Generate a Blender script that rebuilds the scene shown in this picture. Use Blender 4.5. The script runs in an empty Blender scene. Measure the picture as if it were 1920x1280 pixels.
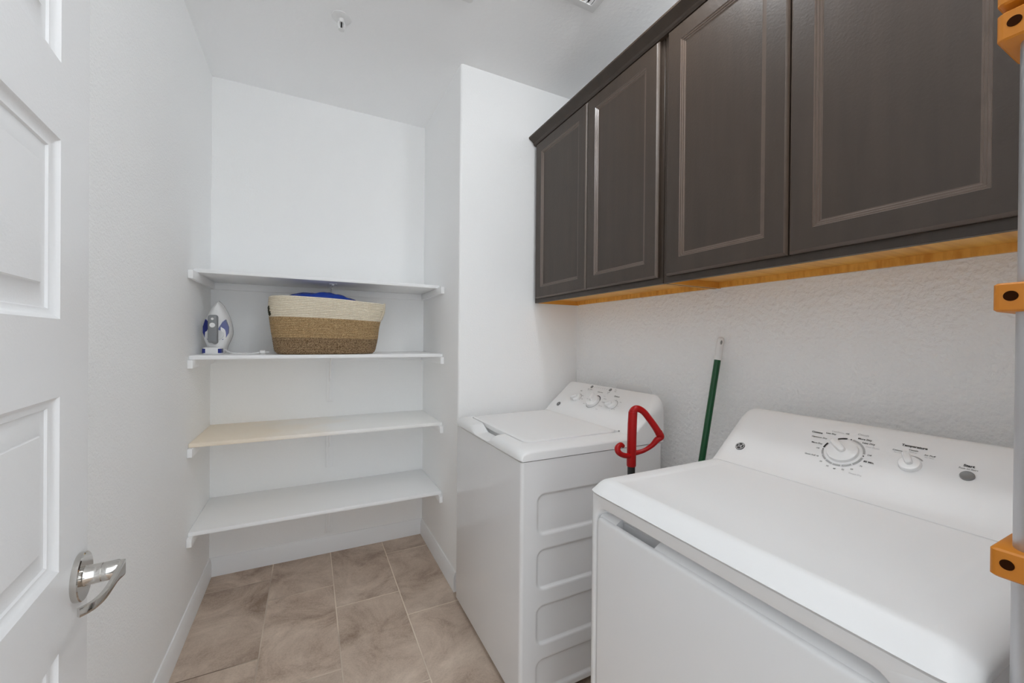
import bpy, bmesh, math, random
from math import sin, cos, pi, radians as rad, sqrt, atan2
from mathutils import Vector as V, Matrix, noise
random.seed(7)
S = bpy.context.scene
COL = S.collection

# ------------------------------------------------------------------ camera
YAW, PIT, ROL, H, FPX = 0.4655, -0.0039, 0.0091, 1.3157, 756.72
fw = V((sin(YAW)*cos(PIT), cos(YAW)*cos(PIT), sin(PIT)))
r0 = V((cos(YAW), -sin(YAW), 0)); u0 = r0.cross(fw)
rt = r0*cos(ROL) + u0*sin(ROL); up = u0*cos(ROL) - r0*sin(ROL)
cd = bpy.data.cameras.new('camera'); cam = bpy.data.objects.new('camera', cd); COL.objects.link(cam)
cd.sensor_width = 36; cd.lens = FPX/1920*36; cd.clip_start = 0.01
m = Matrix.Identity(4)
for i in range(3):
    m[i][0] = rt[i]; m[i][1] = up[i]; m[i][2] = -fw[i]
m[2][3] = H
cam.matrix_world = m
S.camera = cam

# ------------------------------------------------------------------ world and light
w = bpy.data.worlds.new('world'); S.world = w; w.use_nodes = True
w.node_tree.nodes['Background'].inputs[0].default_value = (0.88, 0.945, 1.0, 1)
w.node_tree.nodes['Background'].inputs[1].default_value = 1.5
# two frosted dome lights on the ceiling (their glowing glass is built with the fittings): x, y, radius, glow
LAMPS = [(0.50, 0.20, .055, 80.0), (0.90, 0.90, .055, 92.0)]
PANEL_GLOW = .12
S.view_settings.view_transform = 'Standard'; S.view_settings.look = 'None'
S.view_settings.gamma = 1; S.view_settings.use_curve_mapping = False
S.view_settings.exposure = 0.55
S.cycles.max_bounces = 16; S.cycles.diffuse_bounces = 12

# ------------------------------------------------------------------ materials
def new_mat(name, col, rough=.5, metal=0, spec=.5, coat=0, bump=None, var=None):
    """bump=(scale, distance, detail); var=(scale, amount)"""
    mt = bpy.data.materials.new(name); mt.use_nodes = True
    nt = mt.node_tree; b = nt.nodes['Principled BSDF']
    b.inputs['Base Color'].default_value = (*col, 1); b.inputs['Roughness'].default_value = rough
    b.inputs['Metallic'].default_value = metal; b.inputs['Specular IOR Level'].default_value = spec
    b.inputs['Coat Weight'].default_value = coat
    tc = nt.nodes.new('ShaderNodeTexCoord')
    if bump:
        n = nt.nodes.new('ShaderNodeTexNoise'); n.inputs['Scale'].default_value = bump[0]
        n.inputs['Detail'].default_value = bump[2]
        nt.links.new(tc.outputs['Object'], n.inputs['Vector'])
        bp = nt.nodes.new('ShaderNodeBump'); bp.inputs['Distance'].default_value = bump[1]
        bp.inputs['Strength'].default_value = 1
        nt.links.new(n.outputs['Fac'], bp.inputs['Height']); nt.links.new(bp.outputs['Normal'], b.inputs['Normal'])
    if var:
        n = nt.nodes.new('ShaderNodeTexNoise'); n.inputs['Scale'].default_value = var[0]
        n.inputs['Detail'].default_value = 4
        mp = nt.nodes.new('ShaderNodeMapping')
        if len(var) > 2: mp.inputs['Scale'].default_value = var[2]
        nt.links.new(tc.outputs['Object'], mp.inputs['Vector']); nt.links.new(mp.outputs['Vector'], n.inputs['Vector'])
        mx = nt.nodes.new('ShaderNodeMix'); mx.data_type = 'RGBA'
        mx.inputs['A'].default_value = (*[c*(1-var[1]) for c in col], 1)
        mx.inputs['B'].default_value = (*[min(1, c*(1+var[1])) for c in col], 1)
        nt.links.new(n.outputs['Fac'], mx.inputs['Factor']); nt.links.new(mx.outputs['Result'], b.inputs['Base Color'])
    return mt

WALLC = (.925, .93, .93)
M_wall = new_mat('wall_paint', WALLC, .75, bump=(150, .0022, 3), spec=.3)
M_wallsm = new_mat('wall_paint_smooth', WALLC, .75, bump=(140, .0009, 2), spec=.3)
M_wallrt = new_mat('wall_paint_knockdown', WALLC, .72, bump=(62, .0075, 4), spec=.3)
M_ceil = new_mat('ceiling_paint', (.935, .94, .945), .85, bump=(60, .0012, 2), spec=.2)
M_trim = new_mat('trim_paint', (.88, .89, .90), .42, spec=.4)
M_shelf = new_mat('shelf_paint', (.91, .915, .92), .45, spec=.4)
M_door = new_mat('door_paint', (.81, .81, .815), .4, spec=.4, bump=(200, .0003, 2))
M_enam = new_mat('white_enamel', (.80, .80, .805), .16, spec=.5, coat=.3)
M_enam2 = new_mat('white_plastic', (.83, .83, .83), .40, spec=.4)
M_knob = new_mat('knob_plastic', (.86, .86, .86), .25, spec=.5)
M_ink = new_mat('black_print', (.02, .02, .02), .5)
M_inkg = new_mat('grey_print', (.42, .42, .42), .5)
M_gplast = new_mat('grey_plastic', (.25, .25, .25), .35)
M_lgrey = new_mat('light_grey_plastic', (.22, .22, .22), .35)
M_dark = new_mat('dark_gap', (.015, .015, .015), .7)
M_chrome = new_mat('polished_nickel', (.58, .56, .53), .08, metal=1)
M_steel = new_mat('sole_steel', (.6, .6, .6), .25, metal=1)
M_esp = new_mat('espresso_wood', (.046, .031, .0215), .42, spec=.5, var=(26, .30, (1, 1, .09)), bump=(140, .0004, 3))
M_espe = new_mat('espresso_lit_edge', (.095, .066, .048), .36, spec=.6, var=(30, .25))  # lighter brown painted in for light catching door edges and moulding
M_ridge = new_mat('espresso_ridge_highlight', (.15, .108, .085), .28, spec=.7)  # highlights along the moulding steps, put into the colour
M_maple = new_mat('maple_laminate', (.60, .30, .075), .4, var=(9, .28, (1, 1, 1)))
M_red = new_mat('red_plastic', (.36, .002, .003), .3, spec=.3)
M_black = new_mat('black_plastic', (.012, .012, .012), .4)
M_green = new_mat('green_enamel', (.004, .075, .022), .28, spec=.5)
M_orange = new_mat('orange_plastic', (.56, .19, .008), .42, var=(20, .06))
M_hole = new_mat('hole_dark', (.028, .008, .002), .9, spec=.05)
M_alu = new_mat('brushed_aluminium', (.56, .56, .575), .42, metal=.75, var=(40, .08, (1, 1, .05)))
M_blue = new_mat('blue_plastic_bag', (.008, .045, .34), .25, spec=.6)
M_navy = new_mat('navy_translucent_plastic', (.012, .022, .20), .12, spec=.6)
M_igrey = new_mat('iron_handle_grey', (.24, .25, .26), .35)
M_spr = new_mat('sprinkler_white', (.80, .80, .80), .4)
def glow_mat(g):
    mt = new_mat('frosted_glass_lit', (.9, .9, .9), .5); bn = mt.node_tree.nodes['Principled BSDF']
    bn.inputs['Emission Color'].default_value = (.95, .98, 1, 1); bn.inputs['Emission Strength'].default_value = g
    return mt

def rope_mat(name, a, b_, sc, bumpd):
    mt = new_mat(name, a, .85, spec=.2, bump=(sc*1.6, bumpd, 2)); nt = mt.node_tree; b = nt.nodes['Principled BSDF']
    tc = nt.nodes.new('ShaderNodeTexCoord'); mp = nt.nodes.new('ShaderNodeMapping')
    mp.inputs['Scale'].default_value = (1, 1, 1.6)
    n = nt.nodes.new('ShaderNodeTexNoise'); n.inputs['Scale'].default_value = sc; n.inputs['Detail'].default_value = 3
    cr = nt.nodes.new('ShaderNodeValToRGB'); cr.color_ramp.elements[0].position = .36; cr.color_ramp.elements[1].position = .64
    cr.color_ramp.elements[0].color = (*a, 1); cr.color_ramp.elements[1].color = (*b_, 1)
    nt.links.new(tc.outputs['Object'], mp.inputs['Vector']); nt.links.new(mp.outputs['Vector'], n.inputs['Vector'])
    nt.links.new(n.outputs['Fac'], cr.inputs['Fac']); nt.links.new(cr.outputs['Color'], b.inputs['Base Color'])
    return mt
M_cream = rope_mat('cream_cotton_rope', (.68, .60, .47), (.78, .71, .58), 180, .0006)
M_tan = rope_mat('tan_jute_rope', (.25, .155, .07), (.56, .40, .22), 210, .0015)
M_brown = rope_mat('brown_jute_rope', (.115, .066, .030), (.42, .30, .18), 190, .0015)

# stained shelf: cream blotch on the left half (stain with its own outline)
M_stain = new_mat('shelf_paint_stained', (.82, .82, .81), .45, spec=.4)
def _stain():
    nt = M_stain.node_tree; b = nt.nodes['Principled BSDF']; N = nt.nodes.new; L = nt.links.new
    tc = N('ShaderNodeTexCoord'); sp = N('ShaderNodeSeparateXYZ'); L(tc.outputs['Object'], sp.inputs[0])
    n = N('ShaderNodeTexNoise'); n.inputs['Scale'].default_value = 5; L(tc.outputs['Object'], n.inputs['Vector'])
    a = N('ShaderNodeMath'); a.operation = 'MULTIPLY_ADD'; L(n.outputs['Fac'], a.inputs[0]); a.inputs[1].default_value = .5
    L(sp.outputs['X'], a.inputs[2])
    mr = N('ShaderNodeMapRange'); L(a.outputs[0], mr.inputs['Value'])
    mr.inputs['From Min'].default_value = -.12; mr.inputs['From Max'].default_value = .35
    mx = N('ShaderNodeMix'); mx.data_type = 'RGBA'; L(mr.outputs['Result'], mx.inputs['Factor'])
    mx.inputs['A'].default_value = (.88, .78, .64, 1); mx.inputs['B'].default_value = (.91, .91, .895, 1)
    L(mx.outputs['Result'], b.inputs['Base Color'])
_stain()

# floor tiles, 12x24 in third-offset
M_floor = new_mat('stone_tile', (.3, .23, .18), .5, spec=.35)
def _floor():
    nt = M_floor.node_tree; b = nt.nodes['Principled BSDF']; N = nt.nodes.new; L = nt.links.new
    def mth(op, a, b_=None, c=None):
        n = N('ShaderNodeMath'); n.operation = op
        for i, v in enumerate((a, b_, c)):
            if v is None: continue
            if isinstance(v, (int, float)): n.inputs[i].default_value = v
            else: L(v, n.inputs[i])
        return n.outputs[0]
    tc = N('ShaderNodeTexCoord'); sp = N('ShaderNodeSeparateXYZ'); L(tc.outputs['Object'], sp.inputs[0])
    X, Y = sp.outputs['X'], sp.outputs['Y']
    fx = mth('DIVIDE', mth('ADD', X, .178 + 3.03), .303); k = mth('FLOOR', fx)
    fy = mth('DIVIDE', mth('ADD', mth('SUBTRACT', Y, 1.935), mth('MULTIPLY', mth('SUBTRACT', k, 9), .2033)), .61)
    ky = mth('FLOOR', fy)
    dx = mth('MULTIPLY', mth('SUBTRACT', .5, mth('ABSOLUTE', mth('SUBTRACT', mth('FRACT', fx), .5))), .303)
    dy = mth('MULTIPLY', mth('SUBTRACT', .5, mth('ABSOLUTE', mth('SUBTRACT', mth('FRACT', fy), .5))), .61)
    d = mth('MINIMUM', dx, dy)
    cv = N('ShaderNodeCombineXYZ'); L(k, cv.inputs[0]); L(ky, cv.inputs[1])
    wn = N('ShaderNodeTexWhiteNoise'); wn.noise_dimensions = '2D'; L(cv.outputs[0], wn.inputs['Vector'])
    off = N('ShaderNodeVectorMath'); off.operation = 'MULTIPLY_ADD'; L(wn.outputs['Color'], off.inputs[0])
    off.inputs[1].default_value = (7, 7, 7); L(tc.outputs['Object'], off.inputs[2])
    def noi(s, det, dist=0, rough=.6):
        n = N('ShaderNodeTexNoise'); n.inputs['Scale'].default_value = s; n.inputs['Detail'].default_value = det
        n.inputs['Distortion'].default_value = dist; n.inputs['Roughness'].default_value = rough
        L(off.outputs[0], n.inputs['Vector']); return n.outputs['Fac']
    n1 = noi(4.0, 12, .55, .68); n2 = noi(140, 4, 0, .7)
    cr = N('ShaderNodeValToRGB'); L(mth('ADD', mth('MULTIPLY', n1, .80), mth('MULTIPLY', n2, .20)), cr.inputs['Fac'])
    e = cr.color_ramp.elements
    e[0].position = .36; e[0].color = (.31, .225, .168, 1)
    e[1].position = .64; e[1].color = (.70, .58, .475, 1)
    mid = cr.color_ramp.elements.new(.5); mid.color = (.54, .43, .345, 1)
    tint = N('ShaderNodeMix'); tint.data_type = 'RGBA'; tint.blend_type = 'MULTIPLY'; tint.inputs['Factor'].default_value = 1
    L(cr.outputs['Color'], tint.inputs['A'])
    tv = mth('ADD', mth('MULTIPLY', wn.outputs['Value'], .12), .92)
    tcb = N('ShaderNodeCombineColor'); [L(tv, tcb.inputs[i]) for i in range(3)]
    L(tcb.outputs[0], tint.inputs['B'])
    # grout, cleaner in places and dirty in places
    gn = N('ShaderNodeTexNoise'); gn.inputs['Scale'].default_value = 2.3; L(tc.outputs['Object'], gn.inputs['Vector'])
    gr = N('ShaderNodeValToRGB'); L(mth('ADD', mth('MULTIPLY', gn.outputs['Fac'], .5), mth('MULTIPLY', mth('ADD', X, mth('MULTIPLY', Y, .6)), .2)), gr.inputs['Fac'])
    ge = gr.color_ramp.elements
    ge[0].position = .36; ge[0].color = (.20, .145, .105, 1); ge[1].position = .52; ge[1].color = (.80, .69, .57, 1)
    gm = N('ShaderNodeMapRange'); L(d, gm.inputs['Value']); gm.inputs['From Min'].default_value = .0019
    gm.inputs['From Max'].default_value = .0030
    mx = N('ShaderNodeMix'); mx.data_type = 'RGBA'; L(gm.outputs['Result'], mx.inputs['Factor'])
    L(gr.outputs['Color'], mx.inputs['A']); L(tint.outputs['Result'], mx.inputs['B'])
    L(mx.outputs['Result'], b.inputs['Base Color'])
    bp = N('ShaderNodeBump'); bp.inputs['Distance'].default_value = .002; bp.inputs['Strength'].default_value = .6
    L(mth('ADD', gm.outputs['Result'], mth('MULTIPLY', n1, .8)), bp.inputs['Height']); L(bp.outputs['Normal'], b.inputs['Normal'])
_floor()

# maple underside grain
def _maple():
    nt = M_maple.node_tree; b = nt.nodes['Principled BSDF']; N = nt.nodes.new; L = nt.links.new
    tc = N('ShaderNodeTexCoord'); mp = N('ShaderNodeMapping'); mp.inputs['Scale'].default_value = (3, 60, 12)
    n = N('ShaderNodeTexNoise'); n.inputs['Scale'].default_value = 1.2; n.inputs['Detail'].default_value = 4
    L(tc.outputs['Object'], mp.inputs['Vector']); L(mp.outputs['Vector'], n.inputs['Vector'])
    cr = N('ShaderNodeValToRGB'); L(n.outputs['Fac'], cr.inputs['Fac'])
    cr.color_ramp.elements[0].position = .35; cr.color_ramp.elements[0].color = (.66, .30, .045, 1)
    cr.color_ramp.elements[1].position = .62; cr.color_ramp.elements[1].color = (.82, .44, .085, 1)
    L(cr.outputs['Color'], b.inputs['Base Color'])
_maple()

# ------------------------------------------------------------------ mesh helpers
ORG = {}
def thing(name, label, cat, loc, group=None, kind=None):
    o = bpy.data.objects.new(name, None); COL.objects.link(o); o.location = loc; o.empty_display_size = .05
    if label: o['label'] = label
    if cat: o['category'] = cat
    if group: o['group'] = group
    if kind: o['kind'] = kind
    ORG[o.name] = V(loc); return o
def tag(o, label, cat, group=None):
    o['label'] = label; o['category'] = cat
    if group: o['group'] = group
    return o
class MB:
    def __init__(s): s.v = []; s.f = []; s.mi = []; s.ms = []
    def add(s, vs, fs, mat=0):
        b = len(s.v); s.v += [V(p) for p in vs]
        for f in fs: s.f.append([i+b for i in f]); s.mi.append(mat)
        return s
    def merge_bm(s, bm, mat=0, M=None):
        bm.verts.index_update()
        s.add([(M @ v.co if M else v.co.copy()) for v in bm.verts], [[v.index for v in f.verts] for f in bm.faces], mat); bm.free(); return s
    def box(s, a, b, r=0, seg=2, mat=0, M=None):
        bm = bmesh.new(); bmesh.ops.create_cube(bm, size=1)
        c = [(a[i]+b[i])/2 for i in range(3)]; d = [abs(b[i]-a[i]) for i in range(3)]
        for v in bm.verts: v.co = V([c[i]+v.co[i]*d[i] for i in range(3)])
        if r > 0: bmesh.ops.bevel(bm, geom=bm.edges[:], offset=r, segments=seg, profile=.5, affect='EDGES')
        return s.merge_bm(bm, mat, M)
    def loft(s, rings, cap0=True, cap1=True, mat=0, closed=True):
        n = len(rings[0]); b = len(s.v)
        for r in rings: s.v += [V(p) for p in r]
        for i in range(len(rings)-1):
            for j in range(n if closed else n-1):
                a = b+i*n+j; c = b+i*n+(j+1) % n
                s.f.append([a, c, c+n, a+n]); s.mi.append(mat)
        if cap0: s.f.append([b+j for j in range(n)][::-1]); s.mi.append(mat)
        if cap1: s.f.append([b+(len(rings)-1)*n+j for j in range(n)]); s.mi.append(mat)
        return s
    def tube(s, pts, rad_, n=16, mat=0, flat=None):
        """sweep a circle along pts; rad_ scalar or list; flat=(normal dir, scale)"""
        pts = [V(p) for p in pts]; R = rad_ if isinstance(rad_, (list, tuple)) else [rad_]*len(pts)
        rings = []; prev = None
        for i, p in enumerate(pts):
            t = (pts[min(i+1, len(pts)-1)] - pts[max(i-1, 0)]).normalized()
            if prev is None:
                a = V((0, 0, 1)) if abs(t.z) < .9 else V((1, 0, 0))
                nrm = (a - t*a.dot(t)).normalized()
            else: nrm = (prev - t*prev.dot(t)).normalized()
            prev = nrm; bi = t.cross(nrm)
            rings.append([p + (nrm*cos(2*pi*j/n) + bi*sin(2*pi*j/n))*R[i] for j in range(n)])
        return s.loft(rings, mat=mat)
    def lathe(s, prof, O, axis=(0, 0, 1), n=32, mat=0, caps=True):
        ax = V(axis).normalized(); a = V((0, 0, 1)) if abs(ax.z) < .9 else V((1, 0, 0))
        e1 = (a - ax*a.dot(ax)).normalized(); e2 = ax.cross(e1); O = V(O)
        return s.loft([[O + ax*h + (e1*cos(2*pi*j/n)+e2*sin(2*pi*j/n))*max(r, 1e-5) for j in range(n)] for r, h in prof], caps, caps, mat)
    def build(s, name, mats, parent=None, ang=40, kind=None):
        if not isinstance(mats, (list, tuple)): mats = [mats]
        root = parent
        while root is not None and root.parent is not None: root = root.parent
        o = ORG.get(root.name, V((0, 0, 0))) if root is not None else V((0, 0, 0))
        me = bpy.data.meshes.new(name)
        me.from_pydata([p - o for p in s.v], [], s.f)
        for mt in mats: me.materials.append(mt)
        for p, k in zip(me.polygons, s.mi): p.material_index = k
        me.validate(); me.update()
        bm = bmesh.new(); bm.from_mesh(me); bmesh.ops.recalc_face_normals(bm, faces=bm.faces[:]); bm.to_mesh(me); bm.free()
        for p in me.polygons: p.use_smooth = True
        me.set_sharp_from_angle(angle=rad(ang))
        ob = bpy.data.objects.new(name, me); COL.objects.link(ob)
        if parent is not None: ob.parent = parent
        if kind: ob['kind'] = kind
        return ob
def sm(t):
    t = max(0, min(1, t)); return t*t*(3-2*t)
def catmull(P, n=8):
    P = [V(p) for p in P]; out = []
    for i in range(len(P)-1):
        a, b, c, d = P[max(i-1, 0)], P[i], P[i+1], P[min(i+2, len(P)-1)]
        for k in range(n):
            t = k/n
            out.append(.5*((2*b)+(c-a)*t+(2*a-5*b+4*c-d)*t*t+(-a+3*b-3*c+d)*t**3))
    out.append(P[-1]); return out
def rrect(a0, a1, b0, b1, r, n=6):
    pts = []
    for cx, cy, st in ((a1-r, b1-r, 0), (a0+r, b1-r, 90), (a0+r, b0+r, 180), (a1-r, b0+r, 270)):
        for k in range(n+1):
            t = rad(st+90*k/n); pts.append((cx+r*cos(t), cy+r*sin(t)))
    return pts
def text(mb, s, size, O, U, W, N, align='CENTER', bold=0, mat=0, sx=1):
    c = bpy.data.curves.new('lettering', 'FONT'); c.body = s; c.size = size; c.align_x = align; c.align_y = 'CENTER'; c.offset = bold
    c.resolution_u = 3; c.size = size*.68; c.offset = bold*.6
    o = bpy.data.objects.new('lettering', c); me = o.to_mesh()
    vs = [V(O) + U*(v.co.x*sx) + W*v.co.y + N*v.co.z for v in me.vertices]
    mb.add(vs, [list(p.vertices) for p in me.polygons], mat); o.to_mesh_clear(); bpy.data.objects.remove(o); bpy.data.curves.remove(c)

# ------------------------------------------------------------------ room
XL, XR, XA, YB, YS, YF, ZC = -.484, 1.438, .692, 2.72, 1.993, .068, 2.743
def struct(name, mb, mt): return mb.build(name, mt, kind='structure')
struct('floor', MB().box((XL-.1, -2.2, -.1), (XR+.1, YB+.1, 0)), M_floor)
struct('ceiling', MB().box((XL-.1, -.05, ZC), (XR+.1, YB+.1, ZC+.1)), M_ceil)
struct('wall_left', MB().box((XL-.1, -.05, 0), (XL, YB+.1, ZC)), M_wall)
struct('wall_back', MB().box((XL, YB, 0), (XR, YB+.1, ZC)), M_wallsm)
struct('wall_right', MB().box((XR, -.05, 0), (XR+.1, YB+.1, ZC)), M_wallrt)
# partition block beside the alcove, with the rounded outside corner of the drywall
r = .014; out = [(XR, YB), (XA, YB)] + [(XA+r-r*cos(t*pi/12), YS+r-r*sin(t*pi/12)) for t in range(7)] + [(XR, YS)]
struct('wall_partition', MB().loft([[(x, y, 0) for x, y in out], [(x, y, ZC) for x, y in out]]), M_wallsm)
fwb = MB().box((XL, -.05, 0), (-.275, YF, ZC)).box((.62, -.05, 0), (XR, YF, ZC)).box((-.275, -.05, 2.46), (.62, YF, ZC))
struct('wall_front', fwb, M_wall)
struct('wall_light_blocker', MB().box((XL-.1, -2.2, 0), (XL, -.05, ZC)), new_mat('light_blocker_grey', (.56, .56, .56), .7, bump=(90, .002, 3)))  # unseen wall added behind the camera to block light through the doorway
def baseboard(name, p0, p1, nrm):
    p0, p1, nrm = V(p0), V(p1), V(nrm)
    prof = [(0, 0), (.013, 0), (.013, .072), (.011, .078), (.0105, .084), (.007, .092), (.005, .1), (0, .101)]
    struct(name, MB().loft([[q + nrm*a + V((0, 0, b)) for a, b in prof] for q in (p0, p1)]), M_trim)
baseboard('baseboard_left', (XL, YF, 0), (XL, YB, 0), (1, 0, 0))
baseboard('baseboard_back', (XL, YB, 0), (XA, YB, 0), (0, -1, 0))
baseboard('baseboard_alcove', (XA, YB, 0), (XA, YS+.01, 0), (-1, 0, 0))
baseboard('baseboard_right', (XR, YF, 0), (XR, YS, 0), (-1, 0, 0))

# ------------------------------------------------------------------ open panel door at the left
DA = rad(-5.7); dS = V((sin(DA), cos(DA), 0)); dN = V((cos(DA), -sin(DA), 0)); P0 = V((-.347, .936, 0))
def dpt(s, z, d): return P0 + dS*s + dN*d + V((0, 0, z))
s0, s1, DH = -.795, .045, 2.44
rows = [(.17, .44), (.56, .83), (.955, 1.223), (1.341, 1.613), (1.73, 2.0), (2.12, 2.33)]
pa, pb = s0+.122, -.078
door = MB()
T = .035
# slab: sides and back
q = [dpt(s0, .012, 0), dpt(s1, .012, 0), dpt(s1, DH, 0), dpt(s0, DH, 0)]
b = [p - dN*T for p in q]
door.add(q+b, [[4, 5, 6, 7], [0, 1, 5, 4], [1, 2, 6, 5], [2, 3, 7, 6], [3, 0, 4, 7]])
def quad(a0, a1, z0, z1): door.add([dpt(a0, z0, 0), dpt(a1, z0, 0), dpt(a1, z1, 0), dpt(a0, z1, 0)], [[0, 1, 2, 3]])
quad(s0, pa, .012, DH); quad(pb, s1, .012, DH)
zz = [.012] + [z for rw in rows for z in rw] + [DH]
for i in range(0, len(zz), 2): quad(pa, pb, zz[i], zz[i+1])
rings = [(0, 0), (.003, -.003), (.008, -.0075), (.015, -.0085), (.017, -.0115), (.022, -.0125), (.048, -.0075), (.0505, -.005), (.053, -.005)]
for z0, z1 in rows:
    door.loft([[dpt(pa+i, z0+i, d), dpt(pb-i, z0+i, d), dpt(pb-i, z1-i, d), dpt(pa+i, z1-i, d)] for i, d in rings], cap0=False)
d1 = struct('door_1', door, M_door)
hz = .908
h = MB()
h.lathe([(.0, 0), (.039, 0), (.0395, .002), (.0395, .008), (.038, .0095), (.0, .0095)], dpt(0, hz, 0), dN, 40)
h.lathe([(.0175, .008), (.016, .012), (.0155, .03)], dpt(0, hz, 0), dN, 28)
h.lathe([(.014, .03), (.014, .032)], dpt(0, hz, 0), dN, 28)
h.lathe([(.0155, .032), (.0155, .050), (.013, .054)], dpt(0, hz, 0), dN, 28)
# lever: curved flat bar returning to the door
path = [(.004, .0555, .0135), (-.002, .055, .0135), (-.012, .0545, .0115), (-.03, .0535, .0085), (-.052, .052, .0068), (-.074, .049, .0066), (-.092, .043, .0066), (-.103, .036, .0066), (-.109, .029, .0066)]
pc = catmull([(a, d_, hh) for a, d_, hh in path], 6); rg = []
for i, p in enumerate(pc):
    t = (pc[min(i+1, len(pc)-1)]-pc[max(i-1, 0)]); t = V((t.x, t.y)).normalized(); nn = V((-t.y, t.x)); th = .0035
    e = []
    for a, c in ((-1, -.8), (-.8, -1), (.8, -1), (1, -.8), (1, .8), (.8, 1), (-.8, 1), (-1, .8)):
        e.append(dpt(p.x+nn.x*th*a, hz-.008*sm((-.02-p.x)/.08)+p.z*c, p.y+nn.y*th*a))
    rg.append(e)
h.loft(rg)
dh = h.build('door_handle', M_chrome, d1, ang=35); dh['label'] = 'polished nickel lever handle on round rosette'

# ------------------------------------------------------------------ alcove shelves
SH = [(1.635, 2.335, 'topmost white alcove shelf, empty, above the basket and iron', M_shelf),
      (1.232, 2.270, 'second white alcove shelf from top, carrying the woven basket and the iron', M_shelf),
      (.835, 2.270, 'white alcove shelf with a cream stain on its left half, below the basket', M_stain),
      (.434, 2.270, 'lowest white alcove shelf, empty, just above the floor', M_shelf)]
for z, yf, lab, mt in SH:
    t = thing('wall_shelf', lab, 'shelf', (.1, YB-.2, z-.019), 'painted shelves in the alcove')
    MB().box((XL+.001, yf, z-.019), (XA-.001, YB-.001, z), .003, 2).build('shelf_board', mt, t)
    zc = z-.0195
    MB().box((XL+.001, 2.245, zc-.038), (XL+.02, YB-.021, zc), .0015).build('side_cleat', M_shelf, t)
    MB().box((XA-.02, 2.245, zc-.038), (XA-.001, YB-.021, zc), .0015).build('side_cleat', M_shelf, t)
    MB().box((XL+.001, YB-.02, zc-.038), (XA-.001, YB-.001, zc), .0015).build('back_cleat', M_shelf, t)
    bx = .115; br = MB()
    br.box((bx-.019, YB-.024, zc-.285), (bx+.019, YB-.0205, zc-.04), .001).box((bx-.006, YB-.03, zc-.27), (bx+.006, YB-.0235, zc-.04), .002)
    br.box((bx-.019, YB-.024, zc-.287), (bx+.019, YB-.001, zc-.283))
    br.box((bx-.019, YB-.30, zc-.003), (bx+.019, YB-.021, zc-.0003), .0005).box((bx-.006, YB-.29, zc-.009), (bx+.006, YB-.024, zc-.002), .002)
    arc = [(bx, YB-.03-.15*(1-cos(a)) - .0, zc-.16+.15*sin(a)) for a in [pi/2*k/10 for k in range(11)]]
    br.tube(arc, .0055, 8)
    br.build('shelf_bracket', M_shelf, t)

# ------------------------------------------------------------------ basket with blue bag
bc = V((.086, 2.424, 1.2322))
bk = thing('woven_basket', 'oval coiled rope basket banded cream, tan and brown on the second shelf', 'basket', bc)
def sup(a, rx, ry, n=3.2):
    c, s_ = cos(a), sin(a)
    return (math.copysign(abs(c)**(2/n), c)*rx, math.copysign(abs(s_)**(2/n), s_)*ry)
HB = .286; ROWS = 34; NA = 144
def bpoint(a, z, inner=0):
    t = z/HB
    rx = .243 + .038*min(1, t*1.25) - inner; ry = .150 + .016*min(1, t*1.3) - inner
    if t < .09: k = sqrt(max(0, 1-(1-t/.09)**2)); rx -= .022*(1-k); ry -= .022*(1-k)
    x, y = sup(a, rx, ry)
    dy = -.012*sin(3*a+.5)*t*.5; dx = .010*t*t
    sag = -.012*t*sm((x+.05)/.3)*(1 if y < 0 else .6) + .005*t*sm((-x)/.25)
    x += .008*sin(z*30)*(1 if x > .2 else 0)*t
    return V((x+dx, y+dy, z+sag))
def band(name, r0_, r1_, mt, top=False):
    rings = []
    for i in range(r0_*4, r1_*4+1):
        z = HB*i/(ROWS*4); bul = .0028*abs(sin(pi*i/4)) if i % 4 else 0
        rings.append([bc + bpoint(2*pi*j/NA, z, -bul) for j in range(NA)])
    mb = MB()
    if top:
        rings.append([bc + bpoint(2*pi*j/NA, HB+.003, .004) for j in range(NA)])
        for i in range(8): rings.append([bc + bpoint(2*pi*j/NA, HB-.012*i, .009) for j in range(NA)])
    mb.loft(rings, cap0=(r0_ == 0), cap1=False)
    o = mb.build(name, mt, bk, ang=80); return o
band('lower_band', 0, 10, M_brown)['label'] = 'dark brown mottled jute base band'
band('middle_band', 10, 22, M_tan)['label'] = 'tan jute middle band'
band('upper_band', 22, 34, M_cream, True)['label'] = 'cream cotton upper band'
# inner bottom, dark sprig mark on the left end, cream handle tab on the right end
lf = MB()
for k, (dz, da, sz) in enumerate(((.232, .0, .010), (.222, .04, .011), (.212, -.01, .010), (.203, .07, .012), (.195, .12, .009))):
    a0 = pi + .30 + da*.6
    p = bc + bpoint(a0, dz, -.0035); p2 = bc + bpoint(a0+.03, dz, -.0035); U = (p2-p).normalized(); Wd = V((0, 0, 1))
    n_ = U.cross(Wd)
    cl = [p + U*(sz*cos(t)) + Wd*(sz*.55*sin(t)+sz*.5*cos(t)) for t in [2*pi*i/10 for i in range(10)]]
    lf.loft([[q_ - n_*.001 for q_ in cl], [q_ + n_*.001 for q_ in cl]])
lf.build('sprig_emblem', new_mat('dark_olive_thread', (.03, .03, .012), .8), bk)['label'] = 'small dark olive sprig emblem'
tb = MB(); rg = []
for z in (.195, .24, .292):
    rg.append([bc + bpoint(a, z, -.006) for a in (-.42, -.30, -.15, 0.0)] + [bc + bpoint(a, z, -.002) for a in (0.0, -.15, -.30, -.42)])
tb.loft(rg); tb.build('handle_tab', M_cream, bk)
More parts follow.
